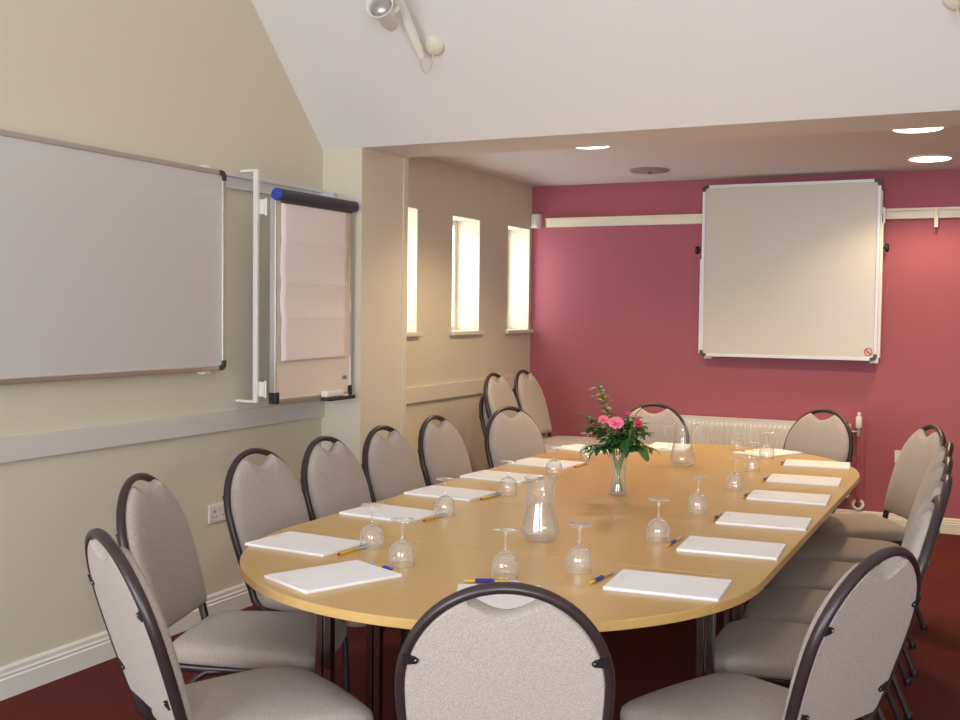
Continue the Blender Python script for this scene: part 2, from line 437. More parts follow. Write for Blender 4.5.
def rail_frame(x0, y0, x1, y1, parent):
    z0, z1 = TH - TT - .045, TH - TT - .001
    MB().box((x0, y0 - .012, z0), (x1, y0 + .012, z1)).box((x0, y1 - .012, z0), (x1, y1 + .012, z1)).box((x0 - .012, y0, z0), (x0 + .012, y1, z1)).box((x1 - .012, y0, z0), (x1 + .012, y1, z1)).build('underframe', M['dark'], parent)
def half_round(yc, sgn, depth, label):
    t = thing('half_round_table', label, 'table', (TX, yc, 0), 0, 'tables joined into one long oval')
    poly = [(HW * math.cos(PI * k / 48), sgn * depth * math.sin(PI * k / 48)) for k in range(49)]
    if sgn < 0: poly = poly[::-1]
    poly = [(x, y + sgn * .0008) for x, y in poly]
    top_poly(poly, t)
    for lx, ly in (((-.383, .385), (.383, .385), (0., .12)) if sgn < 0 else ((-.33, .36), (.40, .42), (0., .12))): table_leg(lx, sgn * ly, t)
    rail_frame(-.40, min(sgn * .08, sgn * .39), .40, max(sgn * .08, sgn * .39), t)
    return t
half_round(3.0, -1, .785, 'half round beech table at the rounded end away from the red wall')
half_round(5.08, 1, .955, 'half round beech table at the end beside the radiator')
def rect(y0, y1, label, legs):
    t = thing('rectangular_table', label, 'table', (TX, (y0 + y1) / 2, 0), 0, 'tables joined into one long oval')
    h = (y1 - y0) / 2 - .0008
    top_poly([(-HW, -h), (HW, -h), (HW, h), (-HW, h)], t)
    for lx, ly in legs: table_leg(lx, ly - (y0 + y1) / 2, t)
    rail_frame(-.50, -h + .09, .52, h - .12, t)
rect(3.0, 3.75, 'short rectangular beech table under the jug that is away from the red wall', ((-.503, 3.09), (-.503, 3.63), (.598, 3.09), (.552, 3.63)))
rect(3.75, 5.08, 'long rectangular beech table under the flower vase', ((-.523, 3.86), (-.523, 4.96), (.523, 3.86), (.523, 4.96)))

# ------------------------------------------------------------------ writing pads
def make_pad():
    t = thing('writing_pad', None, 'writing pad')
    a, b = .149, .107
    MB().box((-a, -b, .0022), (a, b, .0085), .0008).build('paper_block', M['paper'], t)
    MB().box((-a, -b, 0), (a, b, .0020)).build('backing_card', M['padgrey'], t)
    pr = MB()
    for k, wd in enumerate((.020, .034, .026)):      # faint printed heading lines at the top of the sheet
        x0 = -.135 + k * .004
        pr.box((-.138 + .007 * k, .030 - wd, .0085), (-.135 + .007 * k, .030 + wd, .0088))
    pr.build('printed_heading', M['padgrey'], t)
    return t
pad0 = make_pad(); register(pad0)
GP = 'writing pads laid out on the table'
PADS = [
    (-1.617, 2.475, 66, 'white writing pad at the rounded end facing the chair that stands alone, set askew'),
    (-1.918, 2.782, -4, 'white writing pad before the second chair from the camera on the whiteboard side'),
    (-1.947, 3.350, -6, 'white writing pad before the chair in front of the wall socket'),
    (-1.962, 3.835, -4, 'white writing pad in front of the chair below the open side of the flipchart'),
    (-1.966, 4.334, -4, 'white writing pad in front of the chair below the pier'),
    (-1.956, 4.829, -4, 'white writing pad in front of the chair beside the narrow window'),
    (-1.985, 5.440, -20, 'white writing pad before the chair in front of the stacks, half behind the flowers'),
    (-1.625, 5.760, 95, 'white writing pad behind the flower vase, partly behind the jug'),
    (-1.106, 5.780, 64, 'white writing pad turned askew at the radiator end, behind two glasses'),
    (-.810, 5.456, 6, 'first writing pad from the red wall in the row opposite the windows'),
    (-.779, 4.907, 4, 'second writing pad from the red wall in the row opposite the windows'),
    (-.757, 4.404, 3.6, 'third writing pad from the red wall in the row opposite the windows'),
    (-.744, 3.852, 3.6, 'fourth writing pad from the red wall in the row opposite the windows'),
    (-.746, 3.362, 3.5, 'fifth writing pad from the red wall in the row opposite the windows'),
    (-.790, 2.814, 4.1, 'writing pad on the rounded end in front of the chair seen from its rear panel'),
    (-1.117, 2.452, 114, 'white writing pad mostly hidden behind the top of the big chair'),
]
for i, (x, y, r, lab) in enumerate(PADS):
    c = pad0 if i == 0 else copy_tree(pad0)
    c.location = (x, y, TH + .0003); c.rotation_euler = (0, 0, R(r)); c['label'] = lab; c['group'] = GP

# ------------------------------------------------------------------ pens
def make_pen():
    """ball pen lying along +x: plug, yellow hexagonal barrel, coloured grip ring, clear cap with clip"""
    t = thing('ballpoint_pen', None, 'pen')
    mx = Matrix.Rotation(PI / 2, 4, 'Y')
    def seg(prof, n=12): return MB().lathe(prof, n, mtx=Matrix.Translation((0, 0, .0045)) @ mx)
    seg([(.0034, -.072), (.0040, -.071), (.0040, .03), (.0034, .034)], 6).build('barrel', M['yellow'], t)
    seg([(.0036, -.078), (.0042, -.076), (.0042, -.071), (.003, -.0705)]).build('end_plug', M['red'], t)
    cp = seg([(.0045, .020), (.0045, .066), (.0036, .072), (.002, .074)]).build('cap', M['pengrey'], t)
    MB().box((.022, -.0012, .0088), (.062, .0012, .0102)).build('clip', M['penblue'], cp)
    return t
def make_pen_b():
    t = thing('ballpoint_pen', None, 'pen')
    mx = Matrix.Rotation(PI / 2, 4, 'Y')
    def seg(prof, n=12): return MB().lathe(prof, n, mtx=Matrix.Translation((0, 0, .0048)) @ mx)
    seg([(.0030, -.075), (.0040, -.073), (.0040, .045), (.0034, .05)], 6).build('barrel', M['yellow'], t)
    cp = seg([(.0046, -.045), (.0048, -.040), (.0048, .004), (.0046, .006)]).build('cap', M['penblue'], t)
    MB().box((-.045, -.0014, .0092), (.0, .0014, .0112)).build('clip', M['penblue'], cp)
    seg([(.0042, .045), (.0044, .05), (.0044, .068), (.003, .072)]).build('end_plug', M['pengrey'], t)
    return t
penA = make_pen(); register(penA); penB = make_pen_b(); register(penB)
GN = 'ballpoint pens beside the pads'
PENS = [
    ('B', -1.545, 2.622, 152, 'pen at the far edge of the askew pad facing the chair that stands alone'),
    ('A', -1.742, 2.780, 84, 'yellow pen beside the pad of the second chair from the camera on the whiteboard side'),
    ('A', -1.772, 3.355, 86, 'yellow pen beside the pad in front of the wall socket chair'),
    ('A', -1.788, 3.842, 84, 'yellow pen beside the pad below the open side of the flipchart'),
    ('A', -1.798, 4.310, 88, 'pen beside the pad before the pier chair, behind the jug away from the red wall'),
    ('A', -1.790, 4.850, 86, 'yellow pen beside the pad before the chair next to the narrow window'),
    ('A', -1.655, 5.610, 20, 'yellow pen in front of the pad behind the flower vase'),
    ('B', -1.210, 5.720, -45, 'dark pen along the askew pad at the radiator end'),
    ('B', -.968, 5.430, 92, 'pen beside the first writing pad from the red wall, opposite the windows'),
    ('B', -.940, 4.850, 92, 'pen beside the second writing pad from the red wall, opposite the windows'),
    ('B', -.920, 4.375, 94, 'pen beside the third writing pad from the red wall, opposite the windows'),
    ('B', -.910, 3.850, 92, 'pen beside the fourth writing pad from the red wall, opposite the windows'),
    ('B', -.927, 3.365, 88, 'yellow and blue pen beside the fifth writing pad from the red wall'),
    ('B', -.972, 2.805, 85, 'yellow and blue pen beside the pad facing the chair seen from its rear panel'),
    ('B', -1.215, 2.625, 24, 'blue pen at the far edge of the pad hidden behind the big chair'),
]
ua = ub = False
for k, x, y, r, lab in PENS:
    if k == 'A': c = copy_tree(penA) if ua else penA; ua = True
    else: c = copy_tree(penB) if ub else penB; ub = True
    c.location = (x, y, TH + .0003); c.rotation_euler = (0, 0, R(r)); c['label'] = lab; c['group'] = GN

# ------------------------------------------------------------------ glasses (standing upside down)
def make_glass():
    t = thing('wine_glass', None, 'wine glass')
    n = 28
    bowl = [(.0345, .0), (.0362, .010), (.0372, .022), (.0368, .036), (.0335, .050), (.0265, .0610), (.016, .0685), (.007, .0725)]
    inn = [(r - .0012, z) for r, z in bowl[:-1]] + [(.004, .070)]
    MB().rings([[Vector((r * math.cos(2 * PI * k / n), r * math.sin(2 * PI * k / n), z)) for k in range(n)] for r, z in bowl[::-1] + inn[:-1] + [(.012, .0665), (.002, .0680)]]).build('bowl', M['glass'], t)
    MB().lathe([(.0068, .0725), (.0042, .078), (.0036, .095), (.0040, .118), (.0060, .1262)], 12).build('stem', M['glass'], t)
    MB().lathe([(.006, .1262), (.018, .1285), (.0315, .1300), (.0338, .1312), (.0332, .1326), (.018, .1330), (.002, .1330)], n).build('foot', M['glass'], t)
    return t
gl0 = make_glass(); register(gl0)
GG = 'upturned wine glasses on the table'
GL = [
    ((-1.719, 2.842), 'upturned wine glass beside the pad of the second chair from the camera, whiteboard side'),
    ((-1.522, 2.681), 'upturned wine glass beyond the askew pad facing the chair that stands alone'),
    ((-1.208, 2.692), 'upturned wine glass just above the top of the big chair back'),
    ((-1.055, 2.853), 'upturned wine glass near the pad facing the chair seen from its rear panel'),
    ((-.981, 3.366), 'upturned wine glass beside the fifth writing pad from the red wall'),
    ((-1.766, 3.413), 'upturned wine glass beside the pad in front of the wall socket chair'),
    ((-1.755, 3.929), 'upturned wine glass beside the pad below the open side of the flipchart'),
    ((-1.790, 4.500), 'upturned wine glass beside the pad in front of the chair below the pier'),
    ((-1.840, 5.062), 'upturned wine glass beside the flowers, under their hanging leaves'),
    ((-.994, 3.914), 'upturned wine glass beside the fourth writing pad from the red wall'),
    ((-.992, 4.506), 'upturned wine glass beside the third writing pad from the red wall'),
    ((-1.046, 5.097), 'upturned wine glass beside the second writing pad from the red wall'),
    ((-1.268, 5.800), 'upturned wine glass closest to the radiator, beside the askew pad'),
    ((-1.072, 5.570), 'upturned wine glass in front of the askew pad near the radiator valve chair'),
]
for i, ((x, y), lab) in enumerate(GL):
    c = gl0 if i == 0 else copy_tree(gl0)
    c.location = (x, y, TH + .0003); c['label'] = lab; c['group'] = GG

# ------------------------------------------------------------------ water jugs
def make_jug():
    t = thing('water_jug', None, 'jug')
    n = 32
    prof = [(.040, 0), (.050, .006), (.0605, .024), (.0625, .032), (.058, .050), (.050, .085), (.0445, .120), (.0420, .150), (.0425, .172), (.0475, .192), (.0515, .200)]
    def ring(r, z, k_):
        out = []
        for k in range(n):
            a = 2 * PI * k / n; q = r
            if z < .15:       # eight soft flutes on the body
                q = r * (1 - .035 * (.5 - .5 * math.cos(8 * a)))
            if k_ > .0:       # the pouring lip, opposite the handle
                q += k_ * max(0, math.cos(a)) ** 6
            out.append(Vector((q * math.cos(a), q * math.sin(a), z)))
        return out
    rs = [ring(r, z, .022 * max(0, (z - .165) / .035)) for r, z in prof]
    inn = [(r - .0028, z) for r, z in prof[1:]][::-1]
    rs += [ring(r, max(z, .012), .022 * max(0, (z - .165) / .035)) for r, z in inn]
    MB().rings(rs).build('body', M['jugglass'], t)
    wt = [ring(r - .0034, max(z, .0125), 0) for r, z in prof[1:6]] + [ring(.0440, .112, 0)]
    MB().rings(wt).build('water', M['water'], t)
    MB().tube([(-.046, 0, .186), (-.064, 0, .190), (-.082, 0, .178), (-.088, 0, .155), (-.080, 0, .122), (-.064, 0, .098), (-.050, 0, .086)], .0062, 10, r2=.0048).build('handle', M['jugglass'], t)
    return t
jug0 = make_jug(); register(jug0)
GJ = 'glass water jugs'
jug0.location = (-1.313, 3.19, TH + .0003); jug0.rotation_euler = (0, 0, R(120)); jug0['label'] = 'glass water jug at the middle of the short table, away from the red wall'; jug0['group'] = GJ
j = copy_tree(jug0); j.location = (-1.374, 5.10, TH + .0003); j.rotation_euler = (0, 0, R(15)); j['label'] = 'glass water jug beside the flower vase in front of the radiator'; j['group'] = GJ

# ------------------------------------------------------------------ vase and flowers
VX, VY = -1.378, 4.155
v = thing('flower_vase', 'slim clear glass vase holding flowers in the middle of the table', 'vase', (VX, VY, TH + .0003))
pv = [(.030, 0), (.036, .002), (.0365, .010), (.0335, .025), (.0305, .055), (.0300, .085), (.0325, .120), (.0370, .150), (.0400, .168)]
n = 24
rs = [[Vector((r * math.cos(2 * PI * k / n), r * math.sin(2 * PI * k / n), z)) for k in range(n)] for r, z in pv + [(r - .0025, max(z, .008)) for r, z in pv[::-1][:-1]]]
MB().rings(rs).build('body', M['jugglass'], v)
MB().lathe([(.0280, .0085), (.0305, .012), (.0290, .03), (.0272, .055), (.0268, .085), (.0288, .110)], n).build('water', M['water'], v)

def leafmesh(mb, p, d, up, L, W, bend=.25):
    """a pointed leaf with a folded midrib, from p along d"""
    d = Vector(d).normalized(); up = Vector(up); sd = d.cross(up)
    if sd.length < 1e-3: sd = Vector((1, 0, 0))
    sd.normalize(); nn = sd.cross(d).normalized()
    rows = []; m = 6
    for i in range(m + 1):
        t = i / m; wv = W * math.sin(PI * min(.98, t * .93 + .05)) ** .8 / 2 + .0004
        c = Vector(p) + d * (L * t) - nn * (bend * L * t * t)
        rows.append((c - sd * wv + nn * wv * .3, c, c + sd * wv + nn * wv * .3))
    vs = [q for r in rows for q in r]
    fs = []
    for i in range(m):
        for k in (0, 1): fs.append((3 * i + k, 3 * i + k + 1, 3 * i + k + 4, 3 * i + k + 3))
    th = .0006; o = len(vs)
    vs2 = vs + [q - nn * th for q in vs]
    fs2 = fs + [tuple(i + o for i in f[::-1]) for f in fs]
    mb.add(vs2, fs2, True)

def stem_path(tip, r0, ang, wob=.006):
    """from the bottom of the vase, through its waist, to the tip (vase coordinates)"""
    a = Vector((-r0 * math.cos(ang), -r0 * math.sin(ang), .014))
    rim = Vector((.026 * math.cos(ang), .026 * math.sin(ang), .165))
    tip = Vector(tip); pts = [a, a.lerp(rim, .5), rim]
    for k in (1, 2, 3, 4):
        t = k / 4; q = rim.lerp(tip, t); q.z += .03 * math.sin(PI * t) * (1 if tip.z > .2 else .8); pts.append(q)
    return pts

def sprig(kind, label, tip, ang, leafmat, L, W, nl, spread=.8, r0=.020, stemr=.0026, droop=.2, part='leaf'):
    t = thing(kind, label, 'foliage' , (VX, VY, TH + .0003), 0, 'flowers and greenery in the vase')
    P = stem_path(tip, r0, ang)
    MB().tube(P, stemr, 6).build('stem', M['stem'], t)
    lm = MB()
    for k in range(nl):
        f = .15 + .85 * k / max(1, nl - 1)
        i = 2 + f * (len(P) - 3); i0 = min(int(i), len(P) - 2); p = P[i0].lerp(P[i0 + 1], i - i0)
        dr = (P[i0 + 1] - P[i0]).normalized()
        side = Vector((math.cos(k * 2.4 + ang), math.sin(k * 2.4 + ang), random.uniform(-.2, .4)))
        dd = (dr * (1 - spread) + side * spread + Vector((0, 0, -droop))).normalized() if k < nl - 1 else dr
        s = random.uniform(.8, 1.15)
        leafmesh(lm, p, dd, (0, 0, 1), L * s, W * s, random.uniform(.1, .4))
    tag(lm.build(part, M[leafmat], t), None, None)
    return t
def toward(px, pz, depth=0.):
    """tip offset: px across the view, depth away from the view, height pz above the table"""
    a = R(18.4); return Vector((px * math.cos(a) - depth * math.sin(a), px * math.sin(a) + depth * math.cos(a), pz))
SP = [
    ('leafy_branch', 'tall light green sprig leaning out above the pink roses', toward(-.080, .425, .0), 2.6, 'leaflight', .044, .022, 34, .62),
    ('leafy_branch', 'broad dark leaf branch hanging over the vase rim towards the jug by the radiator', toward(.075, .190, -.05), -.2, 'leafdark', .070, .045, 7, .55),
    ('leafy_branch', 'broad dark leaf branch low in front of the bouquet', toward(.015, .215, -.08), -1.2, 'leafdark', .060, .036, 14, .7),
    ('leafy_branch', 'dark green branch hanging over the upturned glass beside the vase', toward(-.095, .175, -.02), 3.1, 'leafdark', .050, .020, 18, .7),
    ('leafy_branch', 'green branch under the smaller pink rose', toward(-.105, .265, .0), 2.9, 'leaf', .050, .022, 26, .75),
    ('leafy_branch', 'mid green branch beside the red blooms', toward(.080, .275, .02), .2, 'leaf', .050, .022, 26, .75),
    ('leafy_branch', 'yellow green branch rising behind the red blooms', toward(.065, .318, .0), .6, 'leaflight', .046, .020, 22, .6),
    ('leafy_branch', 'green leaves packed in the middle of the bouquet', toward(.0, .285, .0), 1.4, 'leaf', .050, .022, 28, .85),
    ('leafy_branch', 'dark green leaves filling the bouquet below the large rose', toward(-.045, .235, -.06), 4.2, 'leafdark', .050, .024, 26, .85),
    ('leafy_branch', 'dark green leaves at the back of the bouquet', toward(.035, .245, .08), 1.1, 'leafdark', .055, .028, 24, .85),
    ('leafy_branch', 'green leaves under the red bloom', toward(.055, .225, -.06), 5.2, 'leafdark', .048, .022, 26, .85),
    ('leafy_branch', 'green twig leaning out beside the smaller pink rose', toward(-.125, .305, .02), 2.7, 'leaf', .042, .018, 26, .65),
    ('leafy_branch', 'light green leaves standing between the two pink roses', toward(-.035, .315, .02), 2.2, 'leaflight', .034, .015, 24, .75),
    ('leafy_branch', 'mid green leaves behind the magenta bud', toward(.035, .305, .04), .9, 'leaf', .040, .018, 26, .8),
    ('fern_frond', 'feathery frond reaching out towards the chair stacks', toward(-.130, .255, .02), 2.95, 'leaf', .034, .006, 40, .7),
    ('fern_frond', 'feathery frond spreading low beside the upturned glass', toward(-.135, .180, .0), 3.2, 'leaf', .040, .005, 40, .75),
    ('fern_frond', 'feathery frond spreading towards the jug by the radiator', toward(.135, .185, .0), .0, 'leaf', .040, .006, 40, .75),
    ('fern_frond', 'feathery frond rising beside the chair behind the vase', toward(.115, .250, .01), .3, 'leafdark', .038, .006, 40, .7),
]
for (k, lab, tip, ang, lm, L, W, nl, sp) in SP:
    sprig(k, lab, tip, ang, lm, L, W, nl, sp)

def flower(kind, label, tip, ang, m, rad, rows):
    t = thing(kind, label, 'flower', (VX, VY, TH + .0003), 0, 'flowers and greenery in the vase')
    P = stem_path(tip, .014, ang)
    MB().tube(P, .0018, 6).build('stem', M['stem'], t)
    c = Vector(tip); ax = (toward(0, .2, -1.0) * .6 + Vector((0, 0, .5))).normalized()
    e1 = ax.cross(Vector((0, 0, 1))).normalized(); e2 = ax.cross(e1).normalized()
    b = MB()
    for ri in range(rows):
        f = (ri + 1) / rows; npet = 3 + 2 * ri
        for k in range(npet):
            a = 2 * PI * k / npet + ri * .7
            out = e1 * math.cos(a) + e2 * math.sin(a); tang = -e1 * math.sin(a) + e2 * math.cos(a)
            open_ = .25 + .75 * f; L = rad * (.55 + .45 * f); wd = rad * (.5 + .35 * f)
            rowsv = []
            for i in range(5):
                s = i / 4; base = c + out * (rad * .10 * ri * .5)
                q = base + ax * (L * math.sin(s * PI * .5) * (1.05 - .75 * open_)) + out * (L * s * open_) - ax * (L * .18 * max(0, s - .7) * 2 * f)
                hw = wd * math.sin(PI * (.12 + .74 * s)) * .62
                cup = ax * (hw * .35)
                rowsv += [q - tang * hw + cup * .6, q - tang * hw * .5 + cup * .1, q, q + tang * hw * .5 + cup * .1, q + tang * hw + cup * .6]
            fs = [(5 * i + j, 5 * i + j + 1, 5 * i + j + 6, 5 * i + j + 5) for i in range(4) for j in range(4)]
            o = len(rowsv); th = -ax * .0007
            b.add(rowsv + [q + th for q in rowsv], fs + [tuple(i + o for i in f_[::-1]) for f_ in fs], True)
    bl = b.build('bloom', M[m], t)
    s = MB()
    for k in range(5):
        a = 2 * PI * k / 5; d = (e1 * math.cos(a) + e2 * math.sin(a)) * .7 - ax * .5
        leafmesh(s, c - ax * rad * .06, d, ax, rad * .8, rad * .3)
    s.build('sepal', M['leaf'], t)
    return t
flower('rose', 'large open pink rose at the front of the bouquet', toward(-.012, .290, -.075), 4.4, 'rose', .027, 4)
flower('rose', 'smaller pink rose beside the large open rose', toward(-.060, .300, -.05), 3.6, 'rose', .020, 3)
flower('flower_bud', 'bright magenta bud above the pink roses', toward(.033, .325, -.02), .9, 'magenta', .011, 2)
flower('carnation', 'red bloom on the side of the bouquet facing the radiator jug', toward(.075, .285, -.045), -.4, 'redpetal', .014, 3)
flower('carnation', 'small rosy bloom just above the red bloom', toward(.070, .305, -.03), -.1, 'magenta', .011, 2)

# ------------------------------------------------------------------ large whiteboard on the near wall
def whiteboard(name, label, axis_map, W, H, surf, framem, corner, grp=None):
    """board built in its own plane: u across, z up, d out of the wall"""
    t = thing(name, label, 'whiteboard')
    def B(mb, u0, u1, z0, z1, d0, d1, bev=.002):
        a = axis_map(u0, z0, d0); b = axis_map(u1, z1, d1)
        return mb.box([min(p, q) for p, q in zip(a, b)], [max(p, q) for p, q in zip(a, b)], bev)
    fw = .022
    B(MB(), fw * .6, W - fw * .6, fw * .6, H - fw * .6, .002, .014, 0).build('board_surface', M[surf], t)
    f = MB()
    for q in ((.045, W - .045, 0, fw), (.045, W - .045, H - fw, H), (0, fw, .045, H - .045), (W - fw, W, .045, H - .045)): B(f, *q, 0, .021, .003)
    f.build('frame', M[framem], t)
    for cu in (0, 1):
        for cz in (0, 1):
            c = MB(); u0, u1 = (0, .045) if not cu else (W - .045, W); z0, z1 = (0, .045) if not cz else (H - .045, H)
            # rounded L-shaped corner cap
            pts = []
            su = 1 if cu else -1; sz = 1 if cz else -1
            uo = u1 if cu else u0; zo = z1 if cz else z0; rr = .03
            for k in range(7):
                a = R(90 * k / 6); pts.append((uo - su * (rr - rr * math.cos(a)), zo - sz * (rr - rr * math.sin(a))))
            ui = u0 if cu else u1; zi = z0 if cz else z1
            pts = [(uo, zi)] + pts + [(ui, zo), (ui, zo - sz * fw)]
            for k in range(5):
                a = R(90 - 90 * k / 4); q = .014
                pts.append((uo - su * (fw + q - q * math.cos(a)), zo - sz * (fw + q - q * math.sin(a))))
            pts += [(uo - su * fw, zi)]
            c.rings([[Vector(axis_map(u, z, d)) for u, z in pts] for d in (-.001, .024)], smooth=False)
            c.build('corner_cap', M[corner], t)
    return t, B
wb, B = whiteboard('whiteboard', 'large framed whiteboard hung on the near cream wall', lambda u, z, d: (d, u, z), 1.80, .916, 'board', 'alu', 'dark')
wb.location = (XN + .03, 2.283, 1.165)
c = MB(); B(c, 1.665, 1.70, .916, .930, -.028, .012); c.build('hanging_clip', M['white'], wb)
c = MB(); B(c, 1.655, 1.70, -.014, 0, -.028, .014); c.build('hanging_clip', M['white'], wb)
c = MB(); B(c, .20, .24, .916, .930, -.028, .012); c.build('hanging_clip', M['white'], wb)

# wall rail behind board and flipchart
rl = thing('display_rail', 'grey white hanging rail on the near wall behind whiteboard and flipchart', 'rail', (XN, 0, 0))
MB().box((.0005, 2.0, 2.012), (.012, 4.948, 2.082), .003).box((.012, 2.0, 2.066), (.024, 4.948, 2.082), .003).box((.012, 2.0, 2.012), (.020, 4.948, 2.022), .003).build('rail_profile', M['lightalu'], rl)
tag(MB().box((.0125, 4.90, 2.022), (.10, 4.947, 2.066), .004).build('rail_end', M['lightalu'], rl), None, None)

# white swing-out bracket carrying the flipchart
br = thing('wall_bracket', 'white swing bracket frame holding the flipchart off the wall', 'bracket', (XN, 4.228, 0))
b = MB()
b.box((.100, -.010, 1.005), (.124, .010, 2.105), .003); b.build('upright', M['white'], br)
MB().box((.0245, -.010, 2.092), (.100, .010, 2.105), .002).build('arm', M['white'], br)
MB().box((.0005, -.010, 1.005), (.100, .010, 1.018), .002).build('arm', M['white'], br)
for z in (1.93, 1.07): MB().box((.110, .0105, z - .035), (.150, .030, z + .035), .003).lathe([(.007, -.04), (.007, .04)], 12, (.150, .024, z)).build('hinge', M['white'], br)

# ------------------------------------------------------------------ flipchart
fc = thing('flipchart', 'wall hung flipchart with black clamp bar, blue end caps and blank sheets', 'flipchart', (-3.10, 4.240, 1.005))
FW, FH = .668, 1.01
MB().box((-.032, .012, .012), (-.004, FW - .012, FH - .03), .002).build('board', M['flipboard'], fc)
f = MB()
f.box((-.036, 0, .05), (0, .010, FH - .05), .003).box((-.036, FW - .014, .05), (0, FW, FH - .05), .003).box((-.036, .03, 0), (0, FW - .03, .020), .003)
f.build('frame', M['alu'], fc)
for y in (0, FW - .03):
    MB().box((-.038, y - .001, -.003), (.004, y + .031, .052), .006).build('corner_cap', M['black'], fc)
# clamp bar: a half-round roller along the top
mx = Matrix.Translation((.006, 0, FH - .028)) @ Matrix.Rotation(-PI / 2, 4, 'X')
MB().lathe([(.028, .006), (.0285, .010), (.0285, FW - .010), (.028, FW - .006)], 24, mtx=mx).box((.004, .03, FH - .066), (.018, FW - .03, FH - .045), .003).build('clamp_bar', M['dark'], fc)
for y0, y1 in ((-.010, .008), (FW - .008, FW + .010)):
    MB().lathe([(.024, y0), (.029, y0 + .004), (.029, y1 - .003), (.026, y1)], 24, mtx=mx).build('end_cap', M['blue'], fc)
MB().box((.0005, .37, -.012), (.055, .62, -.004), .002).box((.048, .37, -.012), (.055, .62, .006), .002).build('pen_tray', M['dark'], fc)
# blank sheets with fold creases
rows = []
ZL = [.955, .93, .87, .80, .775, .77, .765, .70, .62, .575, .57, .565, .50, .44, .405, .40, .395, .33, .25, .20]
for z in ZL:
    d = .006
    for zc, am in ((.77, .005), (.57, .008), (.40, .007)): d += am * math.exp(-((z - zc) / .018) ** 2) 
    d += .003 * math.sin(z * 9)
    rows.append([Vector((d + .0025 * math.sin(yy * 5 + z * 6), yy, z + .006 * math.sin(yy * 3) * (1 if z < .5 else .4))) for yy in [0.035 + .585 * k / 12 for k in range(13)]])
sh = MB()
back = [[q + Vector((-.003, 0, 0)) for q in r] for r in rows]
loop = [r + b_[::-1] for r, b_ in zip(rows, back)]
sh.rings(loop); sh.build('paper_sheets', M['flip'], fc)
pr = MB()   # small printed mark in the lower corner of the board
pr.box((-.004, FW - .085, .085), (-.0034, FW - .075, .105)).box((-.004, FW - .070, .085), (-.0034, FW - .060, .105)).box((-.004, FW - .055, .085), (-.0034, FW - .045, .105))
pr.build('printed_mark', M['dark'], fc)
er = thing('board_eraser', 'white board eraser lying on the flipchart pen tray', 'eraser', (-3.075, 4.69, 1.0015))
MB().box((-.020, -.075, 0), (.018, .075, .010), .002).build('felt', M['dark'], er)
MB().box((-.021, -.076, .010), (.019, .076, .042), .008).build('body', M['white'], er)
mk = thing('marker_pen', 'pale marker pen lying beside the eraser on the flipchart tray', 'marker', (-3.078, 4.80, 1.009))
mxy = Matrix.Rotation(-PI / 2, 4, 'X')
MB().lathe([(.007, -.03), (.008, -.028), (.008, .05), (.006, .052)], 12, mtx=mxy).build('barrel', M['white'], mk)
MB().lathe([(.0085, .03), (.0085, .058), (.006, .062)], 12, mtx=mxy).build('cap', M['dark'], mk)

# ------------------------------------------------------------------ red wall: rail, board, sensor, radiator, socket
r2 = thing('display_rail', 'cream hanging rail along the red wall behind the square board', 'rail', (0, YF, 0))
MB().box((-3.255, -.030, 2.108), (1.6, -.0005, 2.178), .003).box((-3.255, -.045, 2.160), (1.6, -.028, 2.178), .003).build('rail_profile', M['gloss'], r2)
hk = thing('rail_hook', 'small white hook hanging from the rail beside the square board', 'hook', (-.452, YF - .046, 2.125))
MB().box((-.012, -.006, -.015), (.012, .0005, .050), .002).box((-.012, -.012, -.075), (.012, -.006, -.012), .002).box((-.012, -.028, -.080), (.012, -.006, -.072), .002).build('plate', M['gloss'], hk)
sb, B = whiteboard('projection_board', 'square cream board hung from the rail on the red wall', lambda u, z, d: (u, -d, z), 1.212, 1.226, 'screen', 'lightalu', 'dark')
sb.location = (-2.007, YF - .100, 1.147)
for u in (.028, 1.165):
    c = MB(); B(c, u, u + .055, -.016, 1.15, -.052, -.0015, .004); c.build('hanging_bar', M['white'], sb)
c = MB(); B(c, 1.2125, 1.238, .93, 1.035, -.050, -.006, .004); B(c, 1.2125, 1.230, .02, 1.0, -.045, -.006, .003); c.build('side_arm', M['white'], sb)
c = MB(); B(c, -.016, -.0005, .02, .70, -.045, -.006, .003); c.build('side_arm', M['white'], sb)
for s, u in ((1, 1.230), (-1, -.016)):
    mxk = Matrix.Translation((u, .022, .765)) @ Matrix.Rotation(s * PI / 2, 4, 'Y')
    MB().lathe([(.009, 0), (.009, .012), (.026, .016), (.030, .024), (.026, .034), (.012, .037)], 16, mtx=mxk).build('knob', M['black'], sb)
stk = MB(); n = 28
ring = lambda r, d: [Vector((1.156 + r * math.cos(2 * PI * k / n), -d, .060 + r * math.sin(2 * PI * k / n))) for k in range(n)]
stk.rings([ring(.021, .0142), ring(.028, .0142), ring(.028, .0150), ring(.021, .0150), ring(.021, .0142)], cap0=False, cap1=False, smooth=False)
a = Vector((1, 0, -1)).normalized(); p = Vector((1.156, -.0146, .060)); bq = Vector((1, 0, 1)).normalized() * .004
stk.rings([[p - a * .024 - bq + Vector((0, s * .0004, 0)) if j == 0 else p - a * .024 + bq + Vector((0, s * .0004, 0)) for j, s in ((0, -1), (1, -1), (1, 1), (0, 1))],
           [p + a * .024 - bq + Vector((0, s * .0004, 0)) if j == 0 else p + a * .024 + bq + Vector((0, s * .0004, 0)) for j, s in ((0, -1), (1, -1), (1, 1), (0, 1))]], smooth=False)
stk.box((1.146, -.0149, .045), (1.152, -.0142, .075)).box((1.161, -.0149, .046), (1.165, -.0142, .072))
tag(stk.build('warning_sticker', M['stickred'], sb), 'round red prohibition sticker', None)

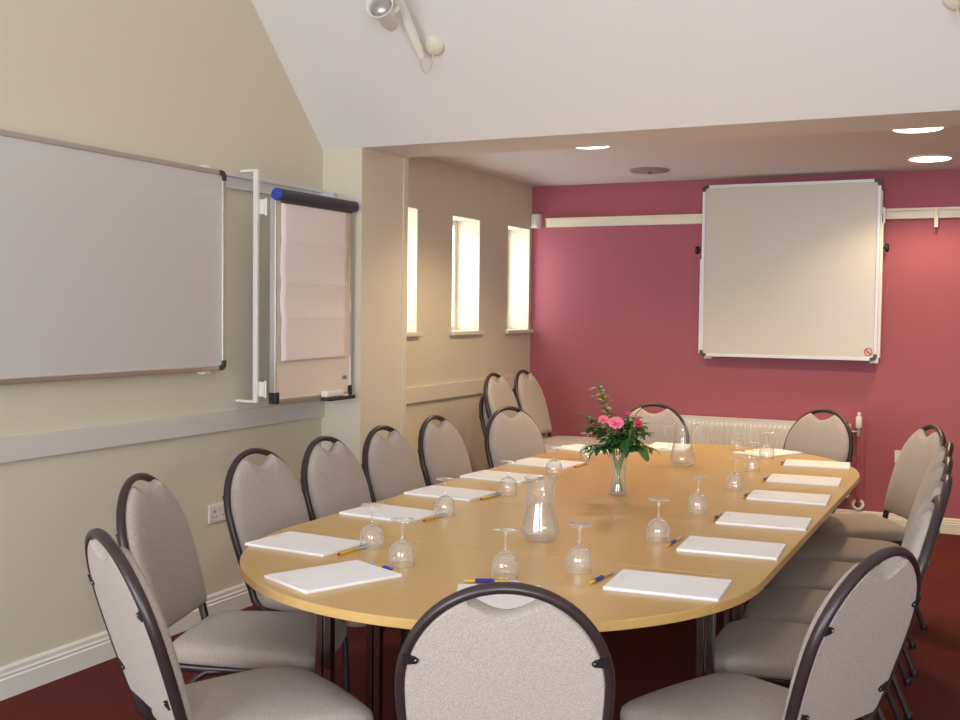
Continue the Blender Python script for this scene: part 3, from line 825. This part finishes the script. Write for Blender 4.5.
sn = thing('corner_sensor', 'small white sensor box high in the corner beside the red wall', 'sensor', (-3.325, YF - .0005, 2.105))
MB().prism([(-.055, -.04), (-.055, 0), (.022, 0), (.022, -.050), (.008, -.065), (-.035, -.065)], 2, 0, .105).build('housing', M['white'], sn)
MB().box((-.030, -.069, .012), (.004, -.0655, .06), .003).build('lens', M['gloss'], sn)

rd = thing('radiator', 'white ribbed panel radiator below the square board on the red wall', 'radiator', (-2.56, YF, .20))
RW, RH = 1.60, .50
poly = []
u = .03
poly.append((0, 0))
pit = .0345; k = 0
while u + pit < RW - .02:
    poly += [(u, 0), (u + .006, -.012), (u + .020, -.012), (u + .026, 0)]; u += pit
poly.append((RW, 0))
ft = [Vector((x, y - .085, z)) for z in (.045, RH - .055) for x, y in poly]
np_ = len(poly); pn = MB()
rr = []
for z, sc in ((0, 0), (.018, 0), (.040, 1), (RH - .050, 1), (RH - .028, 0), (RH, 0)):
    rr.append([Vector((x, -.085 + (y + .012) * sc * -1 - 0, z)) for x, y in poly] + [Vector((RW, -.072, z)), Vector((0, -.072, z))])
pn.rings(rr, smooth=False); pn.build('panel', M['white'], rd)
MB().box((.002, -.071, .03), (RW - .002, -.035, RH - .01)).build('back_panel', M['white'], rd)
gr = MB().box((0, -.088, RH - .002), (RW, -.030, RH + .006), .002).box((-.003, -.088, .01), (.001, -.030, RH + .004)).box((RW - .001, -.088, .01), (RW + .003, -.030, RH + .004))
gr.build('casing', M['white'], rd)
for x in (.25, RW - .25): MB().box((x - .015, -.036, .08), (x + .015, -.0005, RH - .08)).build('wall_fixing', M['white'], rd)
vv = MB().tube([(RW + .0, -.055, RH - .045), (RW + .055, -.055, RH - .045)], .010, 12).tube([(RW + .055, -.055, RH - .075), (RW + .055, -.055, RH - .02)], .013, 12)
vo = vv.build('valve', M['alu'], rd)
MB().lathe([(.018, RH - .018), (.021, RH - .012), (.021, RH + .055), (.017, RH + .062)], 16, (RW + .055, -.055, 0)).lathe([(.010, RH + .062), (.012, RH + .085), (.008, RH + .09)], 12, (RW + .055, -.055, 0)).build('thermostat_head', M['white'], vo)
MB().tube([(RW + .055, -.055, RH - .06), (RW + .055, -.05, .2), (RW + .055, -.045, .0), (RW + .056, -.025, -.055), (RW + .057, -.002, -.056)], .0075, 10).build('pipe', M['pink'], rd)
MB().tube([(RW - .004, -.055, .11), (RW + .024, -.055, .11)], .009, 10).lathe([(.009, .09), (.012, .095), (.012, .122), (.008, .128)], 12, (RW + .024, -.055, 0)).build('lockshield_valve', M['white'], rd)
pc = MB(); n = 28
mxp = Matrix.Translation((RW + .058, -.012, -.055))
ring = lambda r, d: [mxp @ Vector((r * math.cos(R(115 + 310 * k / n)), d, r * math.sin(R(115 + 310 * k / n)))) for k in range(n + 1)]
pc.rings([ring(.022, .006), ring(.022, -.004), ring(.030, -.008), ring(.043, -.004), ring(.043, .006), ring(.022, .006)], closed=False, cap0=False, cap1=False)
tag(pc.build('pipe_collar', M['white'], rd), 'white ring collar where the pipe meets the wall', None)

def socket(label, loc, rz, w=.146):
    t = thing('wall_socket', label, 'socket', loc, rz, 'white wall sockets')
    MB().box((-w / 2, -.010, 0), (w / 2, -.0005, .086), .004).build('plate', M['white'], t)
    d = MB()
    for cx in ((-.036, .036) if w > .1 else (0,)):
        d.box((cx - .004, -.0112, .046), (cx + .004, -.0098, .058)).box((cx - .015, -.0112, .026), (cx - .007, -.0098, .031)).box((cx + .007, -.0112, .026), (cx + .015, -.0098, .031))
    d.build('pin_holes', M['dark'], t)
    sw = MB()
    for cx in ((-.012, .012) if w > .1 else (-.03,)): sw.box((cx - .005, -.0135, .056), (cx + .005, -.0100, .074), .002)
    sw.build('switch', M['gloss'], t)
socket('white double socket low on the near cream wall', (XN, 4.09, .452), PI / 2)
socket('white socket on the red wall behind the turned chair', (-.600, YF, .452), 0)

# ------------------------------------------------------------------ ceiling fittings
GD = 'round ceiling downlights'
def downlight(x, y, label, lit=True, power=1.):
    t = thing('ceiling_downlight', label, 'downlight', (x, y, ZC), 0, GD)
    n = 32
    if lit:
        MB().lathe([(.136, -.0005), (.139, -.006), (.132, -.012), (.122, -.010), (.120, -.0005)], n, caps=(False, False)).build('trim_ring', M['white'], t)
        MB().lathe([(.121, -.004), (.114, -.012), (.07, -.018), (.004, -.020)], n).build('diffuser', M['lamp'], t)
        L = bpy.data.lights.new('downlight_lamp', 'SPOT'); L.energy = EN_DOWN * power; L.color = (1, .76, .44); L.spot_size = R(142); L.spot_blend = .5; L.shadow_soft_size = .10
        o = bpy.data.objects.new('downlight_lamp', L); COL.objects.link(o); o.parent = t; o.location = (0, 0, -.03)
    else:
        MB().lathe([(.135, -.0005), (.138, -.006), (.128, -.014), (.122, -.012)], n, caps=(False, False)).build('trim_ring', M['smoke'], t)
        MB().lathe([(.124, -.006), (.118, -.013), (.06, -.016), (.004, -.017)], n).build('grille', M['smoke'], t)
        MB().lathe([(.016, -.016), (.018, -.022), (.010, -.027), (.002, -.028)], 16).build('centre_stud', M['chrome'], t)
    return t
EN_DOWN, EN_DAY, EN_FLASH, SKY = 98., 94., 17., 5.
downlight(-2.225, 6.075, 'lit round downlight close to the beam on the window side')
downlight(-.452, 6.145, 'lit round downlight close to the beam, above the row opposite the windows')
downlight(-.465, 7.345, 'lit round downlight close to the red wall beside the square board', True, .62)
downlight(-2.240, 7.300, 'unlit grey round ceiling grille above the square board', False)

nrm = Vector((0, -SL, -1)).normalized(); upv = Vector((0, -1, SL)).normalized()   # slope normal into the room, direction up the slope
def on_slope(x, s): # x, distance up the slope from the beam edge
    return Vector((x, YP, ZS)) + upv * s
FX = Matrix((Vector((1, 0, 0)), upv, nrm)).transposed().to_4x4()
if FX.determinant() < 0: FX = Matrix((Vector((-1, 0, 0)), upv, nrm)).transposed().to_4x4()
def spotlight(label, x, s, side=1):
    p = on_slope(x, s)
    t = thing('ceiling_spotlight', label, 'spotlight', p, 0, 'white spotlights on the sloping ceiling')
    T = FX
    MB().lathe([(.050, .0005), (.051, .010), (.044, .026), (.028, .034), (.006, .036)], 24, mtx=T).build('ceiling_rose', M['gloss'], t)
    xs = (1 if FX[0][0] > 0 else -1) * side
    def q(a, b, c): return T @ Vector((xs * a, b, c))
    MB().tube([q(-.042, .035, .080), q(-.048, .42, .080)], .023, 16).tube([q(-.042, -.010, .080), q(-.042, .035, .080)], .017, 12).tube([q(-.045, .30, .002), q(-.045, .30, .07)], .012, 10).build('driver_tube', M['white'], t)
    MB().tube([q(0, -.01, .036), q(-.005, -.055, .065), q(-.030, -.088, .075), q(-.058, -.100, .078), q(-.062, -.06, .08), q(-.044, -.010, .080)], .003, 8).build('cable', M['cord'], t)
    c1 = q(-.050, .350, .235); c0 = q(-.104, .165, .115)
    hd = (c1 - c0).normalized()
    mh = Matrix.Translation(c1) @ hd.to_track_quat('Z', 'Y').to_matrix().to_4x4()
    MB().lathe([(.012, -.21), (.024, -.20), (.036, -.16), (.044, -.08), (.054, -.04), (.060, 0), (.061, .006), (.056, .005), (.048, -.03), (.030, -.06)], 28, mtx=mh, caps=(True, False)).build('lamp_head', M['white'], t)
    MB().lathe([(.028, -.055), (.046, -.028), (.045, -.016), (.034, -.004), (.012, .003), (.002, .004)], 24, mtx=mh).build('bulb', M['bulb'], t)
    MB().tube([q(-.046, .26, .085), q(-.060, .25, .115), q(-.078, .245, .145)], .011, 10).build('swivel_arm', M['white'], t)
spotlight('white spotlight with cable loop on the slope above the flipchart', -2.444, .545)
spotlight('white spotlight on the slope at the edge of view above the downlights', -.212, .514, -1)

# ------------------------------------------------------------------ light
wd = bpy.data.worlds.new('overcast_sky'); S.world = wd; wd.use_nodes = True
bg = wd.node_tree.nodes['Background']; bg.inputs['Color'].default_value = (.93, .97, 1, 1); bg.inputs['Strength'].default_value = SKY
def area(name, loc, rot, sx, sy, e, col):
    L = bpy.data.lights.new(name, 'AREA'); L.shape = 'RECTANGLE'; L.size = sx; L.size_y = sy; L.energy = e; L.color = col
    o = bpy.data.objects.new(name, L); COL.objects.link(o); o.location = loc; o.rotation_euler = rot; return o
for i, (a, b) in enumerate(OP):   # daylight entering by the two rear windows
    area('window_daylight', ((a + b) / 2, YB - .05, 1.55), (R(90), 0, 0), b - a - .1, 1.3, EN_DAY, (.83, .905, 1))
for a, b in WIN:                  # daylight in the narrow windows
    area('narrow_window_daylight', (XB - .245, (a + b) / 2, (WZ0 + WZ1) / 2), (0, R(-90), 0), WZ1 - WZ0, b - a, 2.2, (.95, .97, 1))
FL = bpy.data.lights.new('camera_flash', 'SPOT'); FL.energy = EN_FLASH; FL.color = (.82, .88, 1); FL.shadow_soft_size = .015; FL.spot_size = R(80); FL.spot_blend = .5
fo = bpy.data.objects.new('camera_flash', FL); COL.objects.link(fo)

# ------------------------------------------------------------------ camera
yaw, pit_, rol = R(25.6218), R(2.5232), R(.6832)
fwd = Vector((-math.sin(yaw) * math.cos(pit_), math.cos(yaw) * math.cos(pit_), -math.sin(pit_)))
right = Vector((math.cos(yaw), math.sin(yaw), 0)); up = right.cross(fwd)
r_ = right * math.cos(rol) + up * math.sin(rol); u_ = -right * math.sin(rol) + up * math.cos(rol)
cam = bpy.data.cameras.new('camera'); co = bpy.data.objects.new('camera', cam); COL.objects.link(co)
m = Matrix((r_, u_, -fwd)).transposed().to_4x4(); m.translation = Vector((0, 0, 1.45)); co.matrix_world = m
cam.sensor_width = 36; cam.lens = 1100 / 960 * 36; cam.clip_start = .05
S.camera = co
fm_ = m.copy(); fm_.translation = Vector((0, 0, 1.45)) + r_ * .05 + u_ * .03 + fwd * .02; fo.matrix_world = fm_
S.view_settings.view_transform = 'Standard'; S.view_settings.look = 'None'; S.view_settings.gamma = 1; S.view_settings.use_curve_mapping = False
S.view_settings.exposure = 0.08
S.cycles.transparent_max_bounces = 48
